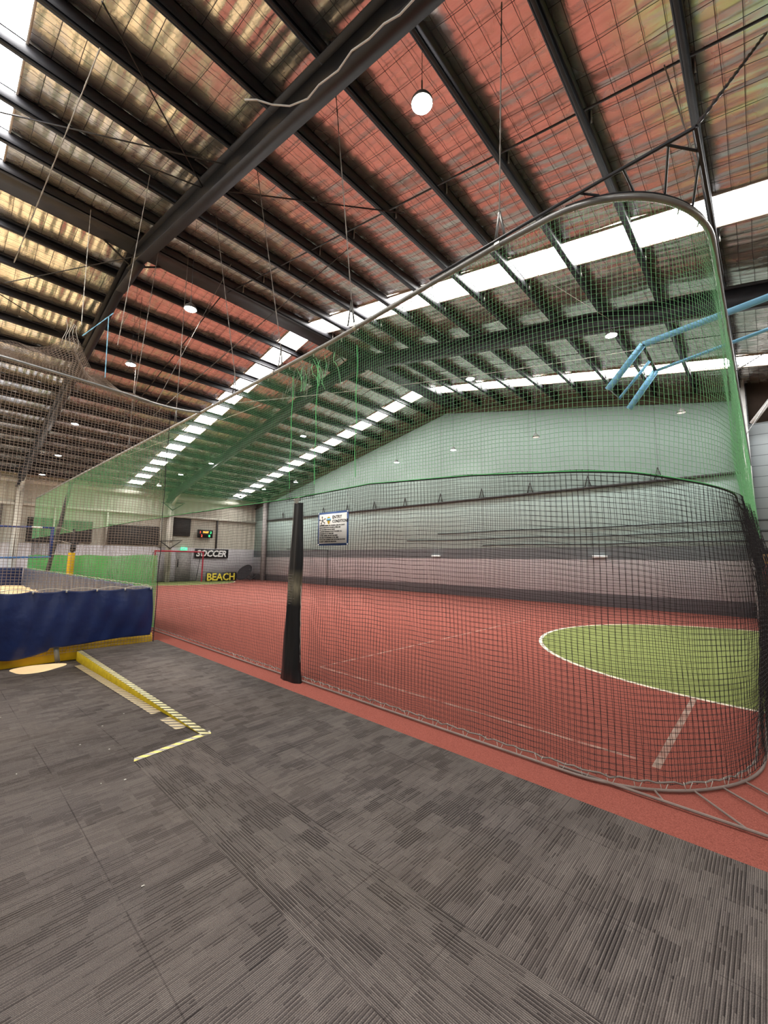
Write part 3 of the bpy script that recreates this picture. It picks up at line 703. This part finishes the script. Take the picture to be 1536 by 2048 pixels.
ys = np.linspace(8.95, 26.0, 300); UU, VV = np.meshgrid(ys, np.linspace(0, 1, 14), indexing='ij')
G = np.stack([2.98+.02*np.sin(UU*6+VV*2)+.015*np.sin(UU*15), UU, .1+(.92-.02*np.sin(UU*4)**2)*VV], -1); MB().grid(G).build('sheet', 'tarp_dusty', tr, smooth=True, solid=.004)
P = [(2.96, y_, 1.03+.02*abs(math.sin(y_*7))) for y_ in np.arange(8.95, 26.0, .08)]; MB().tube(P, .006, 4).build('edge_rope', 'rope_white', tr)
tf = thing('tarpaulin', (0, 26.1, 0), 'dark blue tarpaulin closing the far end of the sand court', 'tarp')
xs = np.linspace(-8, 2.95, 160); UU, VV = np.meshgrid(xs, np.linspace(0, 1, 10), indexing='ij')
G = np.stack([UU, 26.1+.03*np.sin(UU*5), .1+.95*VV], -1); MB().grid(G).build('sheet', 'tarp_blue', tf, smooth=True, solid=.004)
MB().box((2.0, 26.04, 1.0), (.06, .02, .05)).build('eyelet_tie', 'rope_white', tf)
# spilled sand in front of the kerb
V = [(1.3, 8.5, -.115)]; k = 30
for j in range(k):
    t = 2*math.pi*j/k; rr = 1+.12*math.sin(3*t+1); V.append((1.27+.34*rr*math.cos(t), 8.52+.30*rr*math.sin(t)*(1 if math.sin(t) < 0 else .9), -.149))
b = MB(); mid = [(1.27+(v[0]-1.27)*.55, 8.52+(v[1]-8.52)*.55, -.125) for v in V[1:]]
b.add(V[1:]+mid+[V[0]], [[j, (j+1) % k, k+(j+1) % k, k+j] for j in range(k)]+[[k+j, k+(j+1) % k, 2*k, 2*k] for j in range(k)])
sd = b.build('spilled_sand', 'sand', smooth=True); tag(sd, 'small heap of spilled sand on the carpet by the yellow kerb', 'sand', kind='stuff')
tg = MB().box((1.5, 8.66, -.145), (.14, .08, .006)).build('tape_scrap', 'duct_tape'); tag(tg, 'small silver tape scrap on the carpet below the tarpaulin strap', 'tape')

# beach cage net: plane across, hanging from its own pipe, bunch at the top
bn = thing('beach_net', (0, 8.85, 0), 'black cage net hanging over the front of the sand court', 'net')
xs = np.arange(-5.0, 3.02, .05); zs_ = np.linspace(0, 1, 102); UU, VV = np.meshgrid(xs, zs_, indexing='ij')
zt = np.interp(UU, [-5, 0, .43, 1.63, 2.4, 3.02], [4.8, 4.76, 4.74, 4.69, 4.66, 4.6]); ZZ = .0+zt*VV
xsl = 0
G = np.stack([UU-xsl+.004*np.sin(ZZ*6+UU), 8.725+.0*VV+.03*np.clip(ZZ-1.1,0,1)*np.sin(np.pi*VV)*np.sin(UU*1.3+ZZ)+.008*np.sin(UU*9+ZZ*5), ZZ+.012*np.sin(UU*3)*np.sin(np.pi*VV)], -1)
strands(G, .0032, .006).build('netting', 'net_beach_backlit', bn)
MB().tube([G[-1, j] for j in range(0, 102, 2)], .007, 5).build('edge_rope', 'net_black', bn)
# upper gathered swag
xs = np.arange(-3.0, 2.75, .045); UU, VV = np.meshgrid(xs, np.linspace(0, 1, 22), indexing='ij')
zt = np.interp(UU, [-3, 0, .4, .77, 1.05, 1.22, 1.3, 1.38, 1.46, 1.6, 1.85, 2.2, 2.75], [5.0, 5.02, 5.05, 5.08, 5.2, 5.38, 5.52, 5.5, 5.32, 5.0, 4.84, 4.75, 4.68]); zb = np.interp(UU, [-3, .43, 1.63, 2.75], [4.76, 4.74, 4.69, 4.64])
G = np.stack([UU+.06*np.sin(VV*9+UU*3)*VV, 8.75+.18*np.sin(UU*11+VV*4)*VV*.4+.1*VV, zb+(zt-zb)*VV-.03*np.sin(UU*14)*VV*(1-VV)], -1)
strands(G, .0034, .006).build('gathered_netting', 'net_beach_backlit', bn)
G3 = G.copy(); G3[..., 1] += .12; G3[..., 0] += .022; strands(G3, .003, .005).build('gathered_netting', 'net_beach_backlit', bn)
for i in range(5):
    P = [(1.2+.05*i+.03*math.sin(j+i), 8.8+.03*i, 5.75-.09*j) for j in range(6)]; MB().tube(P, .004, 4).build('tie_cord', 'rope_white', bn)
bp = MB().tube([(x_, 8.72, z_) for x_, z_ in ((-5, 4.8), (0, 4.76), (.43, 4.74), (1.0, 4.72), (1.63, 4.70), (2.2, 4.67), (2.7, 4.63))]+[(3.0, 8.6, 4.59), (3.25, 8.45, 4.56), (3.40, 8.25, 4.53)], .024, 10).build('net_pipe', 'grey_pipe', smooth=True)
tag(bp, 'light grey overhead pipe of the sand court net, joining the court pipe', 'pipe')

# volleyball net and pole
vn = thing('volleyball_net', (2.0, 16, 1.6), 'volleyball net with blue bands strung over the sand court', 'net')
def sagz(x_, a, c): return np.interp(x_, [-8, -2, 1.2, 2.4], [a-.0, a-.1, a-.08, a])+0*c
xs = np.linspace(-8, 2.42, 80)
MB().tube([(x_, 16, 2.48-.0-.09*math.exp(-((x_+1)/3.)**2)) for x_ in xs], .026, 6).build('top_band', 'navy_band', vn)
MB().tube([(x_, 16, 1.60-.12*math.exp(-((x_+1)/3.)**2)) for x_ in xs], .026, 6).build('bottom_band', 'blue_band', vn)
MB().bx((2.36, 15.99, 1.6), (2.44, 16.01, 2.48)).build('side_band', 'navy_band', vn)
MB().bx((-1.2, 15.965, 2.4), (-.8, 15.97, 2.45)).build('band_patch', 'letter_white', vn); MB().bx((1.9, 15.965, 2.43), (2.15, 15.97, 2.47)).build('band_patch', 'letter_white', vn)
UU, VV = np.meshgrid(np.arange(-8, 2.4, .1), np.linspace(0, 1, 9), indexing='ij')
strands(np.stack([UU, 16+0*UU, 1.5+.95*VV-.06*VV*0], -1), .003).build('netting', 'net_black', vn)
for i in range(3): MB().tube([(2.44, 16, 2.45-.4*i), (2.6, 16.02, 2.42-.4*i+.05), (3.1, 16.95, 2.4-.4*i)], .008, 4).build('tension_cord', 'rope_white', vn)
vp = thing('net_pole', (3.12, 17.0, 0), 'volleyball pole wrapped in yellow padding, with a dark winch', 'pole')
MB().tube([(3.12, 17.0, 0), (3.12, 17.0, 2.5)], .04, 10).build('pole', 'black_steel', vp)
MB().tube([(3.12, 17.0, .15), (3.12, 17.0, 1.72)], .10, 12).build('padding', 'yellow_pad', vp)
MB().box((3.12, 16.93, 2.02), (.26, .1, .07)).build('winch', 'dark_plastic', vp); MB().box((3.12, 16.93, 1.87), (.14, .1, .22)).build('winch_box', 'dark_plastic', vp)
sp2 = MB().tube([(3.05, 20.5, 1.0), (3.3, 20.6, 2.8), (3.55, 20.7, 4.6)], .07, 8).build('slanted_post', 'shutter_grey'); tag(sp2, 'dark leaning pole behind the green net at far left', 'pole')

# ------------------------------------------------------------------ carpet step and tapes
st = thing('floor_step', (1.82, 6, -.1), 'yellow painted step edge with striped hazard tape on the carpet', 'step')
b = MB(); b.add([(1.80, 3.95, 0.001), (1.80, 8.7, 0.001), (1.80, 8.7, -.15), (1.80, 8.2, -.15), (1.825, 3.95, .001), (1.825, 8.7, .001), (1.825, 8.7, -.15), (1.825, 8.2, -.15)], [[0, 3, 2, 1], [0, 4, 7, 3], [0, 1, 5, 4]]); b.build('riser', 'yellow_paint', st)
MB().bx((1.805, 3.86, .0), (1.875, 8.72, .004)).build('edge_tape', 'hazard_tape', st)
b = MB()
for ya, yb in ((4.2, 4.62), (4.85, 8.3)):
    za = lambda y_: -.15*(min(y_, 8.2)-3.86)/(8.2-3.86)+.003
    b.add([(1.70, ya, za(ya)), (1.80, ya, za(ya)), (1.80, yb, za(yb)), (1.70, yb, za(yb))], [[0, 1, 2, 3]])
b.build('lower_tape', 'hazard_tape_worn', st)
et = MB().add([(1.22, 3.77, .003), (1.24, 3.83, .003), (1.90, 3.93, .003), (1.88, 3.86, .003)], [[0, 3, 2, 1]]).build('hazard_tape', 'hazard_tape_end'); tag(et, 'short strip of yellow and white tape crossing the carpet at the end of the step', 'tape')
b = MB()
for i in range(16):
    x_ = rng.uniform(-.2, 1.9); y_ = rng.uniform(1.8, 7.0)
    if x_ < 1.8 and y_ > 3.8: z_ = -.15*(y_-3.86)/4.34+.003
    else: z_ = .003
    b.box((x_, y_, z_), (rng.uniform(.005, .014), rng.uniform(.005, .012), .003))
lt = b.build('carpet_litter', 'rope_white'); tag(lt, 'tiny pale specks of litter scattered over the carpet', 'litter', kind='stuff')

# ------------------------------------------------------------------ goal
gl = thing('soccer_goal', (11, 28.6, 0), 'small soccer goal with dark red frame in front of the far wall', 'goal')
gx0, gx1, gy, gh = 9.5, 12.55, 28.45, 2.0
for x_ in (gx0, gx1): MB().tube([(x_, gy, 0), (x_, gy, gh)], .05, 10).build('post', 'goal_red', gl)
MB().tube([(gx0-.05, gy, gh), (gx1+.05, gy, gh)], .05, 10).build('crossbar', 'goal_red', gl)
for x_ in (gx0, gx1): MB().tube([(x_, gy, gh), (x_, gy+.35, gh-.1), (x_, gy+.9, .03), (x_, gy, .03)], .02, 6).build('side_frame', 'black_steel', gl)
MB().tube([(gx0, gy+.9, .03), (gx1, gy+.9, .03)], .02, 6).build('ground_bar', 'black_steel', gl)
UU, VV = np.meshgrid(np.arange(gx0, gx1, .1), np.linspace(0, 1, 20), indexing='ij')
strands(np.stack([UU, gy+.35+.55*(1-VV)+.05*np.sin(UU*3), .03+1.87*VV], -1), .004).build('netting', 'net_black', gl)
# door behind the goal, panels and shutters on the far wall
dr = struct('door_1', MB().bx((11.2, Y1-.1, 0), (12.2, Y1-.05, 2.05)), 'door_grey'); b = MB().bx((11.28, Y1-.14, .95), (11.34, Y1-.1, 1.5)); b.build('door_handle', 'dark_plastic', dr)
for nme, (xa, xb, za, zb) in {'a': (3.3, 4.38, 2.35, 3.7), 'b': (4.5, 6.3, 2.4, 3.65), 'c': (7.1, 10.0, 2.38, 3.6), 'd': (10.8, 12.0, 3.07, 4.3)}.items():
    b = MB().bx((xa, Y1-.12, za), (xb, Y1-.07, zb))
    for z_ in np.arange(za+.06, zb, .12): b.bx((xa, Y1-.14, z_), (xb, Y1-.12, z_+.03))
    lab = {'a': 'dark shutter panel beside the pale column at far left', 'b': 'dark shutter panel behind the green net bend', 'c': 'widest dark shutter panel on the far wall', 'd': 'dark shutter panel left of the scoreboard'}[nme]
    tag(b.build('shutter_panel', 'shutter_grey'), lab, 'shutter')
for i, x_ in enumerate((4.45, 7.0, 10.1, 13.9, 2.2)):
    struct('wall_stud', MB().bx((x_-.04, Y1-.2, 2.28), (x_+.04, Y1-.07, 4.35)), 'cream_steel' if i < 3 else 'shutter_grey')
sgn = thing('soccer_sign', (13.6, Y1-.2, 1.6), 'black sign with white slanted SOCCER letters on the far wall', 'sign')
MB().bx((12.4, Y1-.17, 1.61), (14.85, Y1-.13, 2.24)).build('board', 'sign_black', sgn)
text_mb('SOCCER', .62, (12.47, Y1-.18, 1.71), (1, 0, 0), (0, 0, 1), .02, .02, .25, 'LEFT', .93).build('lettering', 'letter_white', sgn)
bs = thing('beach_sign', (13.8, 28.3, 0), 'black board with yellow BEACH letters standing on the court floor', 'sign')
MB().bx((12.65, 28.02, 0.02), (14.85, 28.07, .62)).build('board', 'sign_black', bs)
text_mb('BEACH', .68, (12.68, 28.01, .08), (1, 0, 0), (0, 0, 1), .02, .014, 0, 'LEFT', .96).build('lettering', 'letter_yellow', bs)
# scoreboard
sb = thing('scoreboard', (13, Y1-.3, 3.0), 'black electronic scoreboard with red, orange and green digits', 'scoreboard')
MB().bx((12.45, Y1-.35, 3.02), (13.5, Y1-.22, 3.58)).build('case', 'sign_black', sb); MB().bx((12.9, Y1-.22, 3.2), (13.05, Y1-.04, 3.4)).build('mount', 'dark_plastic', sb)
for t, u, v, sz, m_ in (('1', 12.55, 3.33, .22, 'led_red'), ('10:07', 12.77, 3.35, .19, 'led_orange'), ('3', 13.3, 3.33, .22, 'led_green'), ('2', 12.66, 3.08, .22, 'led_red'), ('0', 13.2, 3.08, .24, 'led_green')):
    text_mb(t, sz, (u, Y1-.36, v), (1, 0, 0), (0, 0, 1), .01, .006).build('digits', m_, sb)
ex = thing('exit_sign', (11.6, Y1-.2, 2.1), 'small lit green exit sign above the goal', 'sign')
MB().bx((11.42, Y1-.2, 2.1), (11.86, Y1-.14, 2.3)).build('case', 'exit_green', ex)
b = MB().bx((11.5, Y1-.205, 2.14), (11.56, Y1-.2, 2.26)); b.bx((11.6, Y1-.205, 2.18), (11.75, Y1-.2, 2.22)); b.build('symbol', 'letter_white', ex)
# wall brackets (old basketball supports)
for i, (x_, z_, lb) in enumerate(((10.6, 2.2, 'dark triangular wall bracket low on the pale column behind the goal'), (10.6, 4.75, 'dark triangular wall bracket high on the pale column'))):
    o = thing('wall_bracket', (x_, Y1-.6, z_), lb, 'bracket')
    MB().bar((x_-.75, Y1-.5, z_+.45), (x_+.75, Y1-.5, z_+.55), .05, .05).build('arm', 'shutter_grey', o)
    for s_ in (-1, 1): MB().bar((x_, Y1-.48, z_), (x_+s_*.65, Y1-.5, z_+.47), .05, .05).build('strut', 'shutter_grey', o)
# round rebound trampoline
tb = thing('rebound_trampoline', (15.6, 28.3, 0), 'round dark grey trampoline tilted on edge near the far corner', 'trampoline')
ax = np.array([-.45, -.55, .7]); ax /= np.linalg.norm(ax); e1 = np.cross(ax, [0, 0, 1]); e1 /= np.linalg.norm(e1); e2 = np.cross(e1, ax)*1
c0 = np.array([15.2, 27.6, .62]); e2 = -e2 if e2[2] < 0 else e2
P = [c0+.58*(math.cos(t)*(np.array([.75, 0, .55])/np.linalg.norm([.75, 0, .55])*1.15)+math.sin(t)*np.array([-.45, -.1, .62])*.9) for t in np.linspace(0, 2*math.pi, 33)]
b = MB(); Pc = [p+np.array([0, .05, 0]) for p in P[:-1]]; b.add(P[:-1]+[c0], [[j, (j+1) % 32, 32, 32] for j in range(32)]); b.add(Pc+[c0+np.array([0, .05, 0])], [[(j+1) % 32, j, 32, 32] for j in range(32)])
b.build('bed', 'rebound_fabric', tb); MB().tube(P, .025, 6).build('rim', 'dark_plastic', tb)
for a_, c_ in (((15.3, 27.8, .3), (16.1, 28.3, .02)), ((15.5, 27.7, .5), (16.3, 27.9, .05)), ((15.8, 27.9, .02), (16.4, 28.0, .35))): MB().tube([a_, c_], .018, 5).build('leg', 'dark_plastic', tb)
# things on the long wall
for y_, lb in ((8.9+.0, 'small white box fitting on the long wall, the farther of two'), (3.6, 'small white box fitting on the long wall, the nearer of two')):
    y2 = 12.1 if y_ > 5 else 4.6
    o = MB().bx((X1-.1, y2-.25, 1.78), (X1-.01, y2+.25, 1.88)).build('wall_fitting', 'letter_white'); tag(o, lb, 'fitting')
for z_, y_a, y_b, lb in ((2.32, -5, 9.5, 'lowest long dark cable along the long wall'), (2.62, -5, 14, 'middle long dark cable along the long wall'), (2.95, -5, 12, 'uppermost long dark cable along the long wall')):
    o = MB().tube([(X1-.05, y_, z_+.02*math.sin(y_)) for y_ in np.linspace(y_a, y_b, 30)], .02, 5).build('wall_cable', 'sign_black'); tag(o, lb, 'cable')
o = MB().tube([(X1-.05, 20.5, .0), (X1-.05, 20.5, 2.2), (X1-.05, 25.0, 2.3)], .02, 5).build('wall_conduit', 'sign_black'); tag(o, 'thin dark conduit dropping down the long wall under the entry sign', 'conduit')

# ------------------------------------------------------------------ blue hoist frame above the court
bf = thing('blue_hoist_frame', (7, .5, 4.6), 'light blue steel folding frame hanging above the near end of the court', 'frame')
def P7(px, py, X_):
    d = np.array([px-768., py-1024., F]); r = np.array([d @ cxv, d @ cyv, d @ czv]); return np.array([0, 0, 1.6])+r*(X_/r[0])
A0, A1, A2 = (7, -.9, 5.2), (7, 1.16, 4.90), (7, 1.67, 4.33)
A0 = tuple(np.array(A1)+(np.array([7, -.24, 5.04])-np.array(A1))*2.2)
B1, B2 = (7.55, 1.10, 4.66), (7.55, 1.50, 4.13); B0 = (7.55, -2.0, 5.1)
MB().bar(A0, A1, .05, .075).build('arm', 'blue_steel', bf); MB().bar(A1, A2, .05, .085).build('drop_arm', 'blue_steel', bf)
MB().bar(B0, B1, .04, .036).build('arm', 'blue_steel', bf); MB().bar(B1, B2, .05, .085).build('drop_arm', 'blue_steel', bf)
m0 = (np.array(A1)+np.array(B1))/2; m1 = (np.array(A2)+np.array(B2))/2
MB().bar(m0+np.array([0, 0, -.05]), m1, .03, .035).build('link_bar', 'blue_steel', bf)
MB().bar(A1, B1, .04, .03).build('cross_bar', 'lamp_metal', bf); MB().bar(A2, m1, .03, .03).build('cross_bar', 'lamp_metal', bf)
for s_ in (A0, B0): MB().tube([s_, (s_[0], s_[1], roof(s_[1])-.3)], .02, 6).build('hanger', 'blue_steel', bf)
# right-hand slot beyond the end net
o = MB().bar((16.9, .2, 7.62), (16.9, -5.5, 7.45-.0), .12, .14).build('timber_beam', 'timber'); tag(o, 'bare timber beam high on the wall beyond the end of the net', 'beam')
o = MB().bar((16.6, .05, 5.9), (16.6, -.75, 7.0), .1, .12).build('diagonal_brace', 'white_steel'); tag(o, 'white diagonal steel brace at the right edge', 'brace')
rope((13.2, -.9, 7.0), (8.2, .15, 4.6), 'thin dark stay line to the end net pipe, upper right', mat='lamp_metal', r=.01)
rope((15.5, -.6, 6.6), (12.5, .15, 4.6), 'thin dark stay line to the far end of the end net pipe', mat='lamp_metal', r=.01)
pp = thing('padded_upright', (7.4, .02, 0), 'dark red padded upright with gold patches and black top at the right edge', 'post')
def ring_tube(z0_, z1_, r, mat, name):
    MB().tube([(7.4, -.06, z0_), (7.4, -.06, (z0_+z1_)/2), (7.4, -.06, z1_)], [r*.93, r*1.03, r*.93], 12).build(name, mat, pp, smooth=True)
for z0_, z1_, m_, nm in ((0, .55, 'gold_vinyl', 'gold_band'), (.55, .72, 'maroon_vinyl', 'red_band'), (.74, .77, 'gold_vinyl', 'gold_band'), (.78, 1.22, 'maroon_vinyl', 'red_band'), (1.22, 1.34, 'gold_vinyl', 'gold_band'), (1.34, 1.62, 'maroon_vinyl', 'red_band'), (1.62, 1.74, 'gold_vinyl', 'gold_band'), (1.74, 1.82, 'dark_plastic', 'cap')):
    ring_tube(z0_, z1_, .12, m_, nm)

# dark net clump over the court pipe near the ridge
cl = thing('net_bundle', (3.6, 4.8, 4.3), 'dark bundle of loose netting caught under the net pipe', 'netting')
for i in range(26):
    t0_ = rng.uniform(4.2, 5.3); P = [(3.5+.04*math.sin(i+j), t0_+.03*j*math.sin(i*2.), 4.52-(.05+.09*j)*rng.uniform(.6, 1.2)) for j in range(6)]
    MB().tube(P, .005, 4).build('cord', 'net_green' if i % 3 == 0 else 'rope_grey', cl)

# ------------------------------------------------------------------ lamps
def lamp(loc, label, lit=1, tilt=0.):
    o = thing('highbay_lamp', loc, label, 'lamp', 'round high-bay lamps under the roof')
    x_, y_, z_ = loc
    MB().lathe([(.0, .13), (.04, .13), (.05, .1), (.09, .075), (.125, .02), (.128, -.01), (.12, -.014)], loc).build('housing', 'lamp_metal', o, smooth=True)
    k = 24; V = [(x_+.12*math.cos(2*math.pi*j/k), y_+.12*math.sin(2*math.pi*j/k), z_-.012) for j in range(k)]+[(x_, y_, z_-.03)]
    MB().add(V, [[(j+1) % k, j, k, k] for j in range(k)]).build('lens', 'lamp_glow' if lit else 'lamp_glow_dim', o)
    zt = roof(y_)-.125
    MB().tube([(x_, y_, z_+.12), (x_, y_, z_+.3)], .010, 6).build('hook', 'lamp_metal', o)
    b = MB().tube([(x_, y_, z_+.28), (x_, y_, zt)], .004, 5); b.build('cable', 'black_steel', o)
    return o
def near_row(y): return y
Ls = [((3.38, 2.6, 6.92), 'big bright lamp nearest the camera, above the net pipe'), ((3.27, 8.8, 6.95), 'bright lamp beyond the rafter over the pink ceiling, upper of two'),
      ((3.24, 12.7, 6.95), 'bright lamp below it, just above the beach net pipe'), ((3.4, 20.3, 6.95), 'lamp seen through the black beach net, highest of three'),
      ((3.5, 23.9, 6.25), 'lamp seen through the black beach net, middle of three'), ((3.35, 26.6, 5.68), 'lamp seen through the black beach net, lowest of three'),
      ((10.19, 2.3, 6.86), 'bright lamp beside the blue hoist frame'), ((10.3, 6.1, 6.98), 'lamp glowing in front of the second skylight strip'),
      ((10.3, 14.3, 6.86), 'yellowish lamp above the door post, behind the green net'), ((10.1, 22.6, 6.88), 'lamp left of centre under the far roof slope'),
      ((9.3, 24.7, 6.4), 'small far lamp left of the previous ones, above the goal'), ((8.61, 26.0, 5.8), 'smallest far lamp near the net edge at left'),
      ((15.5, 10.1, 6.6), 'lamp near the long wall, right one of two'), ((15.5, 13.5, 6.55), 'lamp near the long wall, left one of two'),
      ((14.7, 21.0, 6.3), 'far lamp directly above the black padded post'), ((13.9, 23.3, 6.0), 'far lamp left of the post under the roof edge'), ((13.91, 26.27, 5.75), 'farthest lamp above the scoreboard wall')]
# proto once per lamp kind; the same builder, different drop
for loc, lb in Ls: lamp(loc, lb)
lamp((15.9, 1.7, 6.45), 'unlit lamp hanging before the grey wall at right', 0); lamp((15.5, 6.3, 6.45), 'unlit lamp hanging before the grey wall, centre right', 0)
